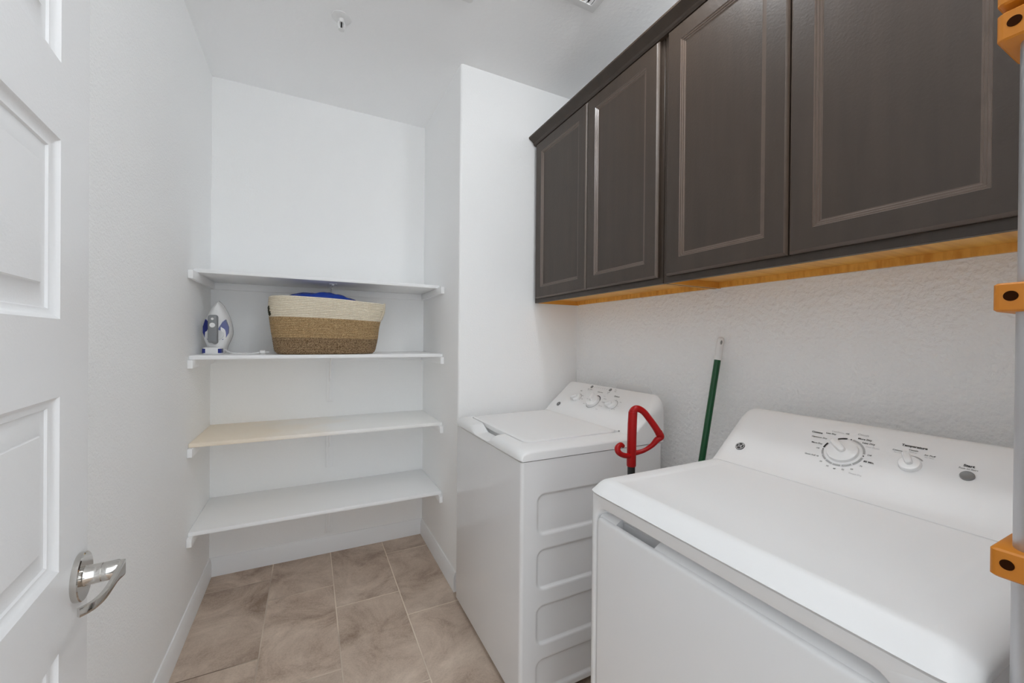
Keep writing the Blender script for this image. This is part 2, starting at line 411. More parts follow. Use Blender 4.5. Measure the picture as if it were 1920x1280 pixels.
# blue bag heaped in the basket
bag = MB(); rg = []
NB = 60
for i in range(15):
    t = i/14*pi/2; rr = cos(t)
    ring = []
    for j in range(NB):
        a = 2*pi*j/NB; p = V((cos(a)*rr*.205-.030, sin(a)*rr*.115, .235+.096*sin(t)**.75))
        nz = noise.noise(V((p.x*16, p.y*16, p.z*20)))*.009 + noise.noise(V((p.x*45, p.y*45, 3)))*.006
        p += V((nz*.4, nz*.4, nz)); ring.append(bc + p)
    rg.append(ring)
bag.loft(rg)
tag(bag.build('plastic_bag', M_blue, ang=50), 'blue plastic bag heaped inside the woven basket', 'bag')

# ------------------------------------------------------------------ steam iron standing on its heel
io = V((-.413, 2.455, 1.2322)); ia = rad(-5)
it = thing('clothes_iron', 'white and navy steam iron standing on its heel beside the basket', 'iron', io)
iU = V((cos(ia), sin(ia), 0)); iF = V((sin(ia), -cos(ia), 0))   # iF points out of the handle side
IM = Matrix.Translation(io) @ Matrix(((iU.x, -iF.x, 0), (iU.y, -iF.y, 0), (0, 0, 1))).to_4x4()
def ip(x, f, z): return io + iU*x + iF*f + V((0, 0, z))
def drop(s, z0, z1, n=22):
    """pointed arch outline, from heel z0 to tip z1, half width s"""
    L_ = []
    for k in range(n+1):
        t = k/n
        wv = s*(.60+.40*sm(t/.36)) if t < .36 else (s*max(0, 1-((t-.36)/.64)**1.75)**.78)
        L_.append((wv, z0+(z1-z0)*t))
    return L_ + [(-x, z) for x, z in L_[-2::-1]]
MB().loft([[ip(x, f, z) for x, z in drop(s, z0, z1)] for s, z0, z1, f in ((.062, .018, .268, -.046), (.0625, .017, .2685, -.044), (.062, .018, .268, -.040))]).build('soleplate', M_steel, it)
MB().loft([[ip(x, f, z) for x, z in drop(s, z0, z1)] for s, z0, z1, f in ((.060, .018, .264, -.040), (.0615, .016, .265, -.034), (.058, .014, .258, -.012), (.052, .012, .238, .006), (.043, .02, .21, .016), (.030, .04, .18, .021))]).build('body', M_enam2, it, ang=50)
MB().box(V((-.041, -.055, 0)), V((.033, .03, .034)), .006, 3, M=IM).build('heel_rest', M_enam2, it)
# navy wings of the water tank
for sg in (-1, 1):
    wg = []
    for f in (.010, .0235):
        wg.append([ip(sg*x, f-(.35*max(0, x-.02)), z) for x, z in ((.014, .088), (.030, .070), (.044, .082), (.053, .105), (.053, .135), (.042, .172), (.030, .160), (.014, .128))])
    MB().loft(wg).build('water_tank', M_navy, it, ang=30)['label'] = 'navy translucent tank wing'
MB().lathe([(.0, 0), (.024, 0), (.0245, .004), (.023, .007), (.0, .007)], ip(.012, .020, .095), iF, 28).build('temperature_dial', M_enam2, it)
gb_ = MB()
gb_.box(V((-.0205, -.066, .056)), V((.0205, -.040, .192)), .011, 4, M=IM)
gb_.tube([ip(0, .015, .062), ip(0, .045, .068)], .014, 14).tube([ip(0, .012, .178), ip(0, .045, .180)], .012, 14)
gb_.build('grip', M_igrey, it)['label'] = 'grey grip'
MB().lathe([(0, 0), (.006, 0), (.005, .003), (0, .003)], ip(0, .0655, .172), iF, 16).lathe([(0, 0), (.012, 0), (.011, .003), (0, .003)], ip(.0, .0655, .142), iF, 16).build('steam_button', M_knob, it)
MB().box(V((-.012, -.034, .008)), V((.012, -.0295, .028)), .002, 2, M=IM).build('heel_badge', M_igrey, it)
for a, c in ((-.0435, -.030), (.020, .0345)):
    MB().box(V((a, -.056, .006)), V((c, -.02, .028)), .002, 2, M=IM).build('cord_wrap', M_navy, it)
cp = catmull([ip(.036, -.0, .02), ip(.06, .02, .010), ip(.085, .04, .0045), (-.30, 2.41, 1.2362), (-.26, 2.40, 1.2362), (-.225, 2.405, 1.240)], 8)
MB().tube(cp, .0035, 8).build('power_cord', M_enam2, it)
e0 = V((-.225, 2.405, 1.2425))
pl = MB().lathe([(.004, 0), (.0095, .004), (.010, .022), (.009, .026)], e0, (1, -.1, 0), 14)
for s_ in (-.005, .005): pl.box(e0+V((.025, s_-.0012, -.003)), e0+V((.042, s_+.0012, .003)))
pl.build('plug', M_enam2, it)

# ------------------------------------------------------------------ profile sweep for the machine tops
def sweep(mb, prof_fn, y0, y1, ry, ys, cap_seg=7, mat=0, zb=0, comp=.5, xs=.01):
    """profile (x, z, drop) swept along y; towards both ends the deck is pressed down and the lip drawn in"""
    def ring(y, k):
        out = []; Q = prof_fn(min(max(y, y0+ry), y1-ry)); xf = min(q[0] for q in Q)
        for q in Q:
            z = q[1]-q[2]*k if len(q) > 3 and q[3] == 2 else zb+(q[1]-zb)*(1-comp*k)
            out.append(V((q[0]+xs*k*max(0, 1-(q[0]-xf)/.05), y, z)))
        return out
    st = []
    for j in range(cap_seg): a = pi/2*j/cap_seg; st.append((y0+ry-ry*cos(a), 1-sin(a)))
    st += [(y, 0) for y in ys if y0+ry <= y <= y1-ry]
    for j in range(cap_seg): a = pi/2*(j+1)/cap_seg; st.append((y1-ry+ry*sin(a), 1-cos(a)))
    mb.loft([ring(y, k) for y, k in st], mat=mat)
    return mb
def lin(a, b, n): return [a+(b-a)*i/n for i in range(n+1)]

def knob(mb, O, U, W, N, R, hgt, ang, gl, gw):
    """dial skirt plus a raised finger grip pointing at ang"""
    mb.lathe([(R*1.02, 0), (R, .003), (R*.97, hgt*.42), (R*.90, hgt*.5), (0, hgt*.52)], O, N, 40)
    D = U*cos(ang)+W*sin(ang); E = N.cross(D); rg = []
    for hh, sl, sw in ((hgt*.4, 1, 1.25), (hgt*.8, 1, 1.0), (hgt*.95, .97, .9), (hgt, .92, .7)):
        e = []
        for k in range(20):
            t = 2*pi*k/20
            x = gl*(.15+.85*0) ; c, s_ = cos(t), sin(t)
            px_ = math.copysign(abs(c)**.6, c)*gl*.5*sl + gl*.32; py = math.copysign(abs(s_)**.6, s_)*gw*sw
            e.append(O + D*px_ + E*py + N*hh)
        rg.append(e)
    mb.loft(rg)
def ring_arc(mb, O, U, W, N, r0_, r1_, a0, a1, hgt=.0006, mat=0, n=None):
    n = n or max(3, int(abs(a1-a0)/rad(5)))
    A = [a0+(a1-a0)*k/n for k in range(n+1)]
    mb.add([O+N*hgt+(U*cos(a)+W*sin(a))*r for a in A for r in (r0_, r1_)], [[2*k, 2*k+1, 2*k+3, 2*k+2] for k in range(n)], mat)
def roundel(parent, O, U, W, N, R):
    """round dark badge with a ring and script monogram"""
    b_ = MB().lathe([(0, 0), (R, 0), (R, .0012), (R*.95, .0016), (0, .0016)], O, N, 32, mat=0)
    ring_arc(b_, O, U, W, N, R*.80, R*.90, 0, 2*pi, .0018, 1, 40)
    text(b_, 'GE', R*1.1, O+N*.0018, U, W, N, bold=R*.012, mat=1)
    for k in range(4):
        a = rad(45+90*k); ring_arc(b_, O+(U*cos(a)+W*sin(a))*R*.62, U, W, N, R*.10, R*.17, 0, 1.5*pi, .0018, 1, 10)
    o = b_.build('maker_badge', [M_ink, new_mat('badge_silver', (.7, .7, .7), .4)], parent); o['label'] = 'round black badge with white monogram'

# ------------------------------------------------------------------ washer
WY0, WY1 = 1.238, 1.930
wt = thing('washing_machine', 'white top-loading washing machine with three dials, against the partition wall', 'washing machine', (1.0, (WY0+WY1)/2, 0))
# body with embossed side panels
wb = MB()
X0, X1, Z0, Z1 = .664, 1.340, .03, .886; by0, by1 = WY0+.002, WY1-.002
front = rrect(X0, X1, by0, by1, .012, 5)
wb.loft([[(x, y, z) for x, y in front] for z in (Z0, Z1)], cap0=True, cap1=True)
wb.f = [f for f in wb.f if not (len(f) == 4 and all(abs(wb.v[i].y-by0) < 1e-5 for i in f))]; wb.mi = wb.mi[:len(wb.f)]
pan = [(.617, .764), (.420, .564), (.222, .362), (.03+.02, .168)]
def sdf(x, z, a0, a1, b0, b1, r):
    dx = abs(x-(a0+a1)/2)-(a1-a0)/2+r; dz = abs(z-(b0+b1)/2)-(b1-b0)/2+r
    return min(max(dx, dz), 0)+sqrt(max(dx, 0)**2+max(dz, 0)**2)-r
xs = lin(X0+.012, X1-.012, 120); zs = lin(Z0, Z1, 190)
vs = []
for z in zs:
    for x in xs:
        d = min(sdf(x, z, .730, 1.285, a, c, .03) for a, c in pan)
        vs.append((x, by0+.007*sm((-d+.001)/.008), z))
nx = len(xs)
wb.add(vs, [[j*nx+i, j*nx+i+1, (j+1)*nx+i+1, (j+1)*nx+i] for j in range(len(zs)-1) for i in range(nx-1)])
for fx in (.70, 1.30):
    for fy in (by0+.05, by1-.05): wb.lathe([(.02, 0), (.018, .012), (.008, .014), (.008, .031)], (fx, fy, 0), (0, 0, 1), 14)
wb.build('cabinet_body', M_enam, wt, ang=50)
# top with lid well and finger scoop
LX0, LX1, LY0, LY1, LR = .720, 1.166, 1.317, 1.884, .034
def scoop(y): return sm((y-1.485)/.05)*sm((1.735-y)/.085)
def wprof(y):
    ins = LY0 < y < LY1
    dy = min(y-LY0, LY1-y)
    xw = LX0 + (LR - sqrt(max(0, LR*LR-(LR-dy)**2)) if 0 <= dy < LR else 0)
    if not ins: xw = LX0+LR
    zr, zs_ = .9315, .915
    zk = zs_ if ins else zr
    s_ = scoop(y); lo = lambda z, k=1: z*(1-s_) + min(z, .898+.004*(1-k))*s_
    zg = zk*(1-s_)+.880*s_ if ins else zk
    P = [(1.343, .889, .0), (.672, .889, .014, 1), (.660, .8895, .014, 1), (.6565, .895, .015, 1), (.6575, lo(.905), .016), (.662, lo(.9155), .018), (.670, lo(.9235), .018), (.680, lo(.9275, .8), .018),
         (.692, lo(.9295, .6), .018), (min(.705, xw-.004), lo(.9307, .3), .018), (xw-.0012, lo(.9315, 0) if ins else zr, .018), (xw+.0012, zg, .018), (xw+.02, zg, .018), (xw+.026, zk, .018), (LX1-.03, zk, .018), (LX1+.001, zk, .018), (LX1+.0035, .936, .018),
         (1.176, .9405, .018), (1.186, .9465, .018), (1.198, .9585, .018, 2), (1.215, .979, .024, 2), (1.25, 1.011, .034, 2), (1.285, 1.043, .044, 2), (1.31, 1.0659, .050, 2), (1.325, 1.0793, .053, 2), (1.333, 1.0845, .054, 2), (1.339, 1.084, .054, 2), (1.343, 1.077, .054, 2), (1.345, .98, .0)]
    return P
ys = sorted(set([LY0-.0012, LY0+.0012, LY1-.0012, LY1+.0012] + [LY0+.002*k for k in range(1, 18)] + [LY1-.002*k for k in range(1, 18)] + lin(1.475, 1.745, 54) + lin(WY0+.03, WY1-.03, 12)))
sweep(MB(), wprof, WY0, WY1, .048, ys, 10, zb=.889, comp=.42, xs=.010).build('top_console', M_enam2, wt, ang=28)
lid = MB(); rg = []
for i, z in ((.0035, .9155), (.0028, .917), (.0028, .9315), (.0035, .9335), (.0052, .9345), (.03, .9350), (.06, .9352)):
    rg.append([(x, y, z + .0035*max(0, (x-.76)/.4)) for x, y in rrect(LX0+i, LX1+.002-i, LY0+i, LY1-i, LR-i*.5, 8)])
lid.loft(rg); lid.build('lid', M_enam2, wt, ang=35)
MB().lathe([(0, -.003), (.0028, -.003), (.0028, .003), (0, .003)], (1.169, 1.3145, .9358), (0, 1, 0), 12).build('lid_hinge', M_gplast, wt)
fa, fb = V((1.215, 0, .979)), V((1.285, 0, 1.043)); fW = (fb-fa).normalized(); fU = V((0, -1, 0)); fN = fU.cross(fW)
if fN.z < 0: fN = -fN
def wp(y, s, d=0): return V((fa.x, y, fa.z)) + fW*s + fN*d
k = MB(); knob(k, wp(1.732, .055), fU, fW, fN, .024, .024, rad(215), .036, .0075); k.build('dial', M_knob, wt)
k = MB(); knob(k, wp(1.598, .053), fU, fW, fN, .034, .030, rad(118), .050, .010); k.build('dial', M_knob, wt)
k = MB(); knob(k, wp(1.462, .058), fU, fW, fN, .024, .024, rad(215), .036, .0075); k.build('dial', M_knob, wt)
for y, s in ((1.692, .142), (1.548, .142)):
    MB().lathe([(0, 0), (.0085, 0), (.0085, .002), (.006, .003), (0, .003)], wp(y, s, -.0002), fN, 20).build('push_button', M_lgrey, wt)
roundel(wt, wp(1.837, -.0085, .001), fU, fW, fN, .0125)
sc_ = MB(); h_ = .0008
ring_arc(sc_, wp(1.598, .053), fU, fW, fN, .038, .0425, rad(20), rad(95), h_, 0)
ring_arc(sc_, wp(1.598, .053), fU, fW, fN, .038, .0415, rad(-130), rad(18), h_, 1)
sc_.build('dial_scale', [M_ink, M_inkg], wt); sc_ = MB()
ring_arc(sc_, wp(1.462, .058), fU, fW, fN, .027, .030, rad(-60), rad(110), h_, 1)
sc_.build('dial_scale', [M_ink, M_inkg], wt); sc_ = MB()
ring_arc(sc_, wp(1.732, .055), fU, fW, fN, .0265, .0285, rad(-20), rad(90), h_, 1)
sc_.build('dial_scale', [M_ink, M_inkg], wt); lt = MB()
for s_, y, s, sz, bo, mt in (('Soil', 1.745, .104, .011, .0003, 0), ('Cycle Start', 1.602, .117, .010, .0002, 0), ('Options', 1.474, .110, .013, .0003, 0),
    ('Start / Pause', 1.690, .124, .0085, 0, 0), ('Push to start', 1.690, .116, .006, 0, 1), ('Load', 1.546, .126, .009, .0001, 0), ('Size', 1.546, .118, .007, 0, 0), ('Extra', 1.512, .147, .007, 0, 0), ('Rinse', 1.508, .137, .007, 0, 0),
    ('Heavy', 1.705, .075, .007, 0, 0), ('Light', 1.690, .055, .007, 0, 0), ('Off', 1.655, .062, .007, 0, 0), ('Low', 1.65, .03, .007, 0, 0), ('Whites', 1.535, .083, .008, 0, 0), ('Casuals', 1.528, .062, .008, 0, 0), ('Delicates', 1.528, .038, .008, 0, 1), ('Rinse', 1.535, .015, .008, 0, 1), ('Bulky', 1.552, .098, .007, 0, 1),
    ('Hot', 1.462, .094, .006, 0, 1), ('Warm', 1.425, .082, .006, 0, 0), ('Cool', 1.424, .058, .006, 0, 1), ('Cold', 1.430, .036, .006, 0, 1), ('Tap', 1.45, .024, .006, 0, 1)):
    text(lt, s_, sz*1.3, wp(y, s, h_), fU, fW, fN, bold=bo, mat=mt)
for i in range(7): ring_arc(lt, wp(1.668-.0155*i, .142), fU, fW, fN, 0.0, .0022, 0, 2*pi, h_, 1, 8); text(lt, 'Fill Wash Soak Rinse Spin Done Lock'.split()[i], .0045, wp(1.668-.0155*i, .149), fU, fW, fN, mat=1)
lt.build('panel_lettering', [M_ink, M_inkg], wt)

# ------------------------------------------------------------------ dryer
DY0, DY1 = .168, .868; DX = .665
dt = thing('clothes_dryer', 'white front-loading clothes dryer with a wide drop door, nearest the camera', 'dryer', (1.0, (DY0+DY1)/2, 0))
db = MB()
bx0, bx1, bz0, bz1 = .674, 1.335, .03, .915
def yz(ring, x): return [(x, a, b_) for a, b_ in ring]
outer = rrect(DY0+.004, DY1-.004, bz0, bz1, .003, 8)
ry0, ry1, rz0, rz1 = .232, .846, .12, .888
db.loft([yz(outer, bx1), yz(outer, bx0+.010), yz(rrect(DY0+.0055, DY1-.0055, bz0+.001, bz1-.001, .004, 8), bx0+.004), yz(rrect(DY0+.012, DY1-.012, bz0+.005, bz1-.003, .005, 8), bx0),
         yz(rrect(ry0, ry1, rz0, rz1, .036, 8), bx0), yz(rrect(ry0+.003, ry1-.003, rz0+.003, rz1-.003, .034, 8), bx0+.002), yz(rrect(ry0+.006, ry1-.006, rz0+.006, rz1-.008, .032, 8), bx0+.010),
         yz(rrect(ry0+.007, ry1-.007, rz0+.007, rz1-.014, .031, 8), bx0+.026), yz(rrect(ry0+.012, ry1-.012, rz0+.012, rz1-.030, .028, 8), bx0+.034)])
for fx in (.72, 1.29):
    for fy in (DY0+.05, DY1-.05): db.lathe([(.02, 0), (.018, .012), (.008, .014), (.008, .031)], (fx, fy, 0), (0, 0, 1), 14)
db.build('cabinet_body', M_enam, dt, ang=45)
dd = MB(); dz1 = .858
fr = [(0.0, .0115), (.0, .005), (.002, .0015), (.006, 0), (.010, -.0004)]
dd.loft([yz(rrect(ry0+.008+i, ry1-.008-i, rz0+.010+i, dz1-i, .012, 6), bx0-.0015+x) for i, x in fr])
for a, c in ((ry0+.010, .652), (.776, ry1-.010)):   # thicker rim behind the skin, cut away for fingers
    dd.loft([[(bx0+.009, a, rz0+.02), (bx0+.033, a, rz0+.02), (bx0+.033, a, dz1+.010), (bx0+.026, a, dz1+.009), (bx0+.011, a, dz1+.001), (bx0+.009, a, dz1-.002)],
             [(bx0+.009, c, rz0+.02), (bx0+.033, c, rz0+.02), (bx0+.033, c, dz1+.010), (bx0+.026, c, dz1+.009), (bx0+.011, c, dz1+.001), (bx0+.009, c, dz1-.002)]])
dd.loft([[(x, a, z) for x, z in ((bx0+.010, rz0+.02), (bx0+.033, rz0+.02), (bx0+.033, dz1-.04), (bx0+.010, dz1-.03))] for a in (.652, .776)])
dd.build('drop_door', M_enam, dt, ang=40)
def dprof(y):
    k = sm((y-.246)/.018)*sm((.815-y)/.018)          # shallow inset of the work top
    zi = .9515 - .0028*k
    return [(1.340, .9175, .0), (.680, .9175, .020, 1), (.669, .918, .020, 1), (.6655, .9205, .021, 1), (.6675, .923, .022), (.683, .9345, .026), (.698, .9455, .030), (.7015, .9477, .032), (.706, .9499, .032), (.712, .9512, .032), (.716, .9514, .032),
            (.726, zi, .032), (.80, zi, .032), (.95, zi, .032), (1.10, zi, .030), (1.128, zi+.0006*k, .03), (1.1365, .9513, .03), (1.1372, .9465, .03), (1.1395, .9465, .03), (1.1402, .952, .03), (1.155, .957, .028, 2), (1.172, .9695, .028, 2), (1.187, .9825, .028, 2), (1.20, .994, .028, 2), (1.235, 1.026, .031, 2), (1.27, 1.058, .034, 2), (1.288, 1.0744, .037, 2),
            (1.304, 1.087, .039, 2), (1.318, 1.0945, .040, 2), (1.329, 1.0970, .040, 2), (1.337, 1.0945, .040, 2), (1.341, 1.086, .040, 2), (1.343, 1.0, .0)]
ys = sorted(set(lin(DY0+.045, .27, 16) + lin(.79, DY1-.045, 10) + lin(.27, .79, 10)))
sweep(MB(), dprof, DY0, DY1, .045, ys, 12, zb=.9175, comp=.72, xs=.020).build('top_console', M_enam2, dt, ang=50)
fa, fb = V((1.20, 0, .994)), V((1.27, 0, 1.058)); fW = (fb-fa).normalized(); fN = fU.cross(fW)
if fN.z < 0: fN = -fN
dc = wp(.5495, .0565)
MB().lathe([(.0405, 0), (.0405, .0008), (.039, .0014), (.0, .0014)], dc, fN, 48).build('dial_bezel', M_enam2, dt)
k = MB(); knob(k, dc+fN*.001, fU, fW, fN, .0340, .018, rad(140), .045, .008); k.build('dial', M_knob, dt)
tc_ = wp(.4195, .061)
k = MB(); knob(k, tc_, fU, fW, fN, .0203, .017, rad(118), .034, .0065); k.build('dial', M_knob, dt)
MB().lathe([(0, 0), (.0115, 0), (.0115, .0025), (.010, .0035), (.0075, .003), (0, .0028)], wp(.3285, .0625), fN, 28).build('start_button', M_lgrey, dt)
roundel(dt, wp(.799, -.003, .0012), fU, fW, fN, .0138)
sc_ = MB(); h_ = .0008
for a0, a1, mt in ((95, 122, 0), (155, 178, 0), (8, 78, 1), (-8, -45, 1), (-48, -75, 1), (-78, -100, 1), (-103, -125, 1), (-128, -150, 1), (-153, -172, 1)):
    ring_arc(sc_, dc, fU, fW, fN, .0415, .0458, rad(a0), rad(a1), .0012, mt)
for a in (84, 185, 0): ring_arc(sc_, dc+(fU*cos(rad(a))+fW*sin(rad(a)))*.0437, fU, fW, fN, 0, .0017, 0, 2*pi, .0012, 0, 10)
sc_.build('dial_scale', [M_ink, M_inkg], dt); sc_ = MB()
ring_arc(sc_, tc_, fU, fW, fN, .0225, .0255, rad(42), rad(100), .0012, 1)
sc_.build('dial_scale', [M_ink, M_inkg], dt); lt = MB()
for s_, y, s, sz, bo, mt in (('Cottons', .6255, .1035, .0115, .0004, 0), ('Less Dry', .5935, .1075, .0095, .0002, 0), ('Cool Down', .581, .1165, .0085, 0, 1), ('Off', .5585, .1165, .0085, 0, 0),
    ('Casuals', .5255, .1215, .0115, .0001, 1), ('More Dry', .5185, .108, .0105, .0003, 0), ('Less Dry', .5075, .0975, .0105, .0002, 0), ('Cool Down', .4965, .087, .0085, 0, 1), ('Off', .4955, .0625, .009, 0, 0),
    ('80 Min.', .4905, .042, .0105, .0003, 0), ('70', .5015, .0255, .0085, 0, 0), ('60', .5155, .011, .0085, 0, 0), ('50', .532, .0035, .0085, 0, 0), ('40', .5495, .0005, .0085, 0, 0), ('30', .566, .0035, .0085, 0, 0), ('20', .584, .0125, .0085, 0, 0),
    ('Quick Fluff 10', .611, .0265, .0085, .0001, 0), ('Off', .6055, .052, .0085, 0, 0), ('More Dry', .6135, .068, .0095, .0002, 0), ('Optimum Dry', .615, .088, .0095, .0001, 0), ('Timed Dry', .505, -.0015, .009, 0, 1),
    ('Temperature', .4245, .1135, .0125, .0005, 0), ('Cottons', .4505, .0945, .008, .0001, 0), ('Normal', .449, .0885, .0065, 0, 1), ('Casuals', .4235, .1025, .008, .0001, 0), ('Medium', .423, .0965, .0065, 0, 1), ('Air Fluff', .394, .0955, .0085, .0001, 0), ('No Heat', .3935, .0895, .0065, 0, 1),
    ('Start', .331, .0885, .0125, .0005, 0), ('Push to Start', .3305, .0805, .008, 0, 0)):
    text(lt, s_, sz, wp(y, s, h_), fU, fW, fN, bold=bo, mat=mt)
lt.build('panel_lettering', [M_ink, M_inkg], dt)

# ------------------------------------------------------------------ wall cabinets
CXF, CXB, CZ0, CZ1 = 1.144, XR-.001, 1.525, 2.44
def cab(name, lab, ya, yb_, stile_a, stile_b, doors, far_crown, near_crown):
    t = thing('wall_cabinet', lab, 'cabinet', ((CXF+CXB)/2, (ya+yb_)/2, CZ0), 'dark wood wall cabinets')
    c = MB(); pw = .014
    c.box((CXF, ya, CZ0), (CXF+.019, yb_, CZ1), .0008, 1)                        # face frame
    c.box((CXF+.019, ya, CZ0), (CXB, ya+pw, CZ1), 0, 1, 1).box((CXF+.019, yb_-pw, CZ0), (CXB, yb_, CZ1), 0, 1, 1)
    c.box((CXF+.019, ya+pw, CZ1-.012), (CXB, yb_-pw, CZ1))
    c.build('carcass', [M_esp, M_esp], t)
    u = MB()
    u.box((CXF+.0195, ya+pw, CZ0+.022), (CXB-.014, yb_-pw, CZ0+.034))
    u.box((CXB-.014, ya+pw, CZ0+.001), (CXB-.0005, yb_-pw, CZ0+.034))
    u.box((CXF+.0195, ya+.0045, CZ0-.0008), (CXB-.0005, ya+pw+.001, CZ0+.034)).box((CXF+.0195, yb_-pw-.001, CZ0-.0008), (CXB-.0005, yb_-.0045, CZ0+.034))
    u.build('underside', M_maple, t)['label'] = 'honey maple underside'
    for d0, d1_ in doors:
        z0, z1 = CZ0+.022, 2.405
        xf = 1.124
        dm = MB()
        ringz = [(0, .0195), (0, .009), (.0025, .0045), (.007, 0), (.058, 0), (.0595, .0025), (.064, .003), (.0655, .0055), (.070, .006), (.0715, .0085), (.076, .0095)]
        def rr_(i): return [(z0+i, d0+i), (z0+i, d1_-i), (z1-i, d1_-i), (z1-i, d0+i)]
        def rg_(i, x): return [(xf+x, y, z) for z, y in rr_(i)]
        dm.loft([rg_(i, x) for i, x in ringz[:2]], cap0=True, cap1=False)
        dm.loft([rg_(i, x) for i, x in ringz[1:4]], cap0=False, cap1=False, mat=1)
        dm.loft([rg_(i, x) for i, x in ringz[3:5]], cap0=False, cap1=False)
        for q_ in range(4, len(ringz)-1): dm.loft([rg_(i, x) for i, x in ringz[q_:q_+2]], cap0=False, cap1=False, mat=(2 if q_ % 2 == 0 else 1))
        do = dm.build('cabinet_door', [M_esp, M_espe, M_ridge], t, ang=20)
        i = .076
        MB().box((xf+.0092, d0+i-.004, z0+i-.004), (xf+.016, d1_-i+.004, z1-i+.004)).build('door_panel', M_esp, do)
    cr = MB()
    pr = [(CXF+.001, 2.408), (CXF-.014, 2.410), (CXF-.019, 2.416), (CXF-.021, 2.424), (CXF-.030, 2.433), (CXF-.044, 2.440), (CXF-.050, 2.446), (CXF-.050, 2.453), (CXF+.001, 2.453)]
    cr.loft([[(x, y, z) for x, z in pr] for y in ((ya-.0017, yb_) if far_crown else (ya, yb_+.0017))])
    cr.build('crown_molding', M_esp, t, ang=25)
    return t
cab('far', 'far dark espresso double-door wall cabinet, above the washing machine', 1.063, 1.990, 0, 0, ((1.500, 1.960), (1.077, 1.496)), True, False)
cab('near', 'near dark espresso double-door wall cabinet, above the dryer', .180, 1.0595, 0, 0, ((.630, 1.036), (.213, .6265)), False, True)

# ------------------------------------------------------------------ broom pole and red-handled tool
gt = V((1.4205, 1.030, 1.334)); gb = V((1.19, 1.075, 0.0))
gd = (gb-gt).normalized()
bt = thing('broom', 'green metal broom pole with white hang cap leaning on the right wall', 'broom', (gb.x, gb.y, 0))
pw0 = gt + gd*.085
MB().tube([pw0, gb-gd*.10], .0118, 20).build('pole', M_green, bt)
cap = MB()
cap.tube([gt-gd*.0, gt+gd*.004, gt+gd*.012, gt+gd*.05, gt+gd*.078, gt+gd*.09], [.006, .0105, .0125, .0128, .0128, .0122], 20)
cap.build('hang_cap', M_enam2, bt)
side = V((-.6, -.8, .05)).normalized(); side = (side - gd*side.dot(gd)).normalized(); sv = gd.cross(side)
hl = MB(); ov = [gt+gd*.022+gd*(.0085*cos(a))+sv*(.0035*sin(a)) for a in [2*pi*i/16 for i in range(16)]]
hl.loft([[p+side*.0110 for p in ov], [p+side*.0134 for p in ov]]); hl.build('hang_hole', M_gplast, bt)
MB().loft([[p for p in [(gb.x-.022-s*.01, gb.y-.13-s*.01, z), (gb.x+.022+s*.01, gb.y-.13-s*.01, z), (gb.x+.022+s*.01, gb.y+.13+s*.01, z), (gb.x-.022-s*.01, gb.y+.13+s*.01, z)]] for z, s in ((.002, 1), (.09, .3), (.12, 0))]).build('broom_head', M_black, bt)

rc = V((.992, 1.050, 0)); sr = V((.894, -.449, 0))
rt_ = thing('spin_handle', 'red plastic loop handle on a black shaft standing between washer and dryer', 'handle', (rc.x, rc.y, 0))
K = 1/547.
def rp(u, v, off=0): return rc + sr*((u-1183)*K) + V((0, 0, 1.0765-(v-776)*K)) + V((.449, .894, 0))*off
def smooth_r(n, rs):
    out = []
    for i in range(n):
        t = i/(n-1)*(len(rs)-1); a = int(min(t, len(rs)-2)); out.append(rs[a]+(rs[a+1]-rs[a])*(t-a))
    return out
red = MB()
red.tube([rp(1182, 880), rp(1182, 878), rp(1182, 860), rp(1183, 800), rp(1184, 778)], [.0145, .0158, .0158, .0155, .015], 20)
pc = catmull([rp(1184, 792), rp(1184.5, 778), rp(1191.5, 772), rp(1203, 777), rp(1215, 791), rp(1227, 807.5), rp(1234.5, 820)], 8)
red.tube(pc, smooth_r(len(pc), [.014, .0142, .012, .0110, .0110, .0115, .0125]), 18)
pc = catmull([rp(1233, 817), rp(1238, 824.5), rp(1230, 830), rp(1221, 840), rp(1209, 848.5), rp(1198, 853), rp(1184, 856)], 8)
red.tube(pc, smooth_r(len(pc), [.0135, .009, .0105, .0085, .0072, .0075, .010]), 18)
pc = catmull([rp(1184, 858), rp(1174, 859, -.01), rp(1162.5, 856, -.02), rp(1154, 850, -.025), rp(1153, 843, -.02), rp(1160, 838.5, -.012), rp(1166, 842, -.008)], 8)
red.tube(pc, smooth_r(len(pc), [.011, .0090, .0090, .0098, .0098, .0088, .006]), 16)
ro = red.build('grip', M_red, rt_, ang=60); ro['label'] = 'glossy red looped grip with side hook'
MB().tube([(rc.x, rc.y, .03), rp(1182, 879)], .0128, 18).build('shaft', M_black, rt_)
MB().lathe([(.05, 0), (.05, .012), (.02, .03), (.016, .06)], (rc.x, rc.y, 0), (0, 0, 1), 24).build('foot', M_black, rt_)

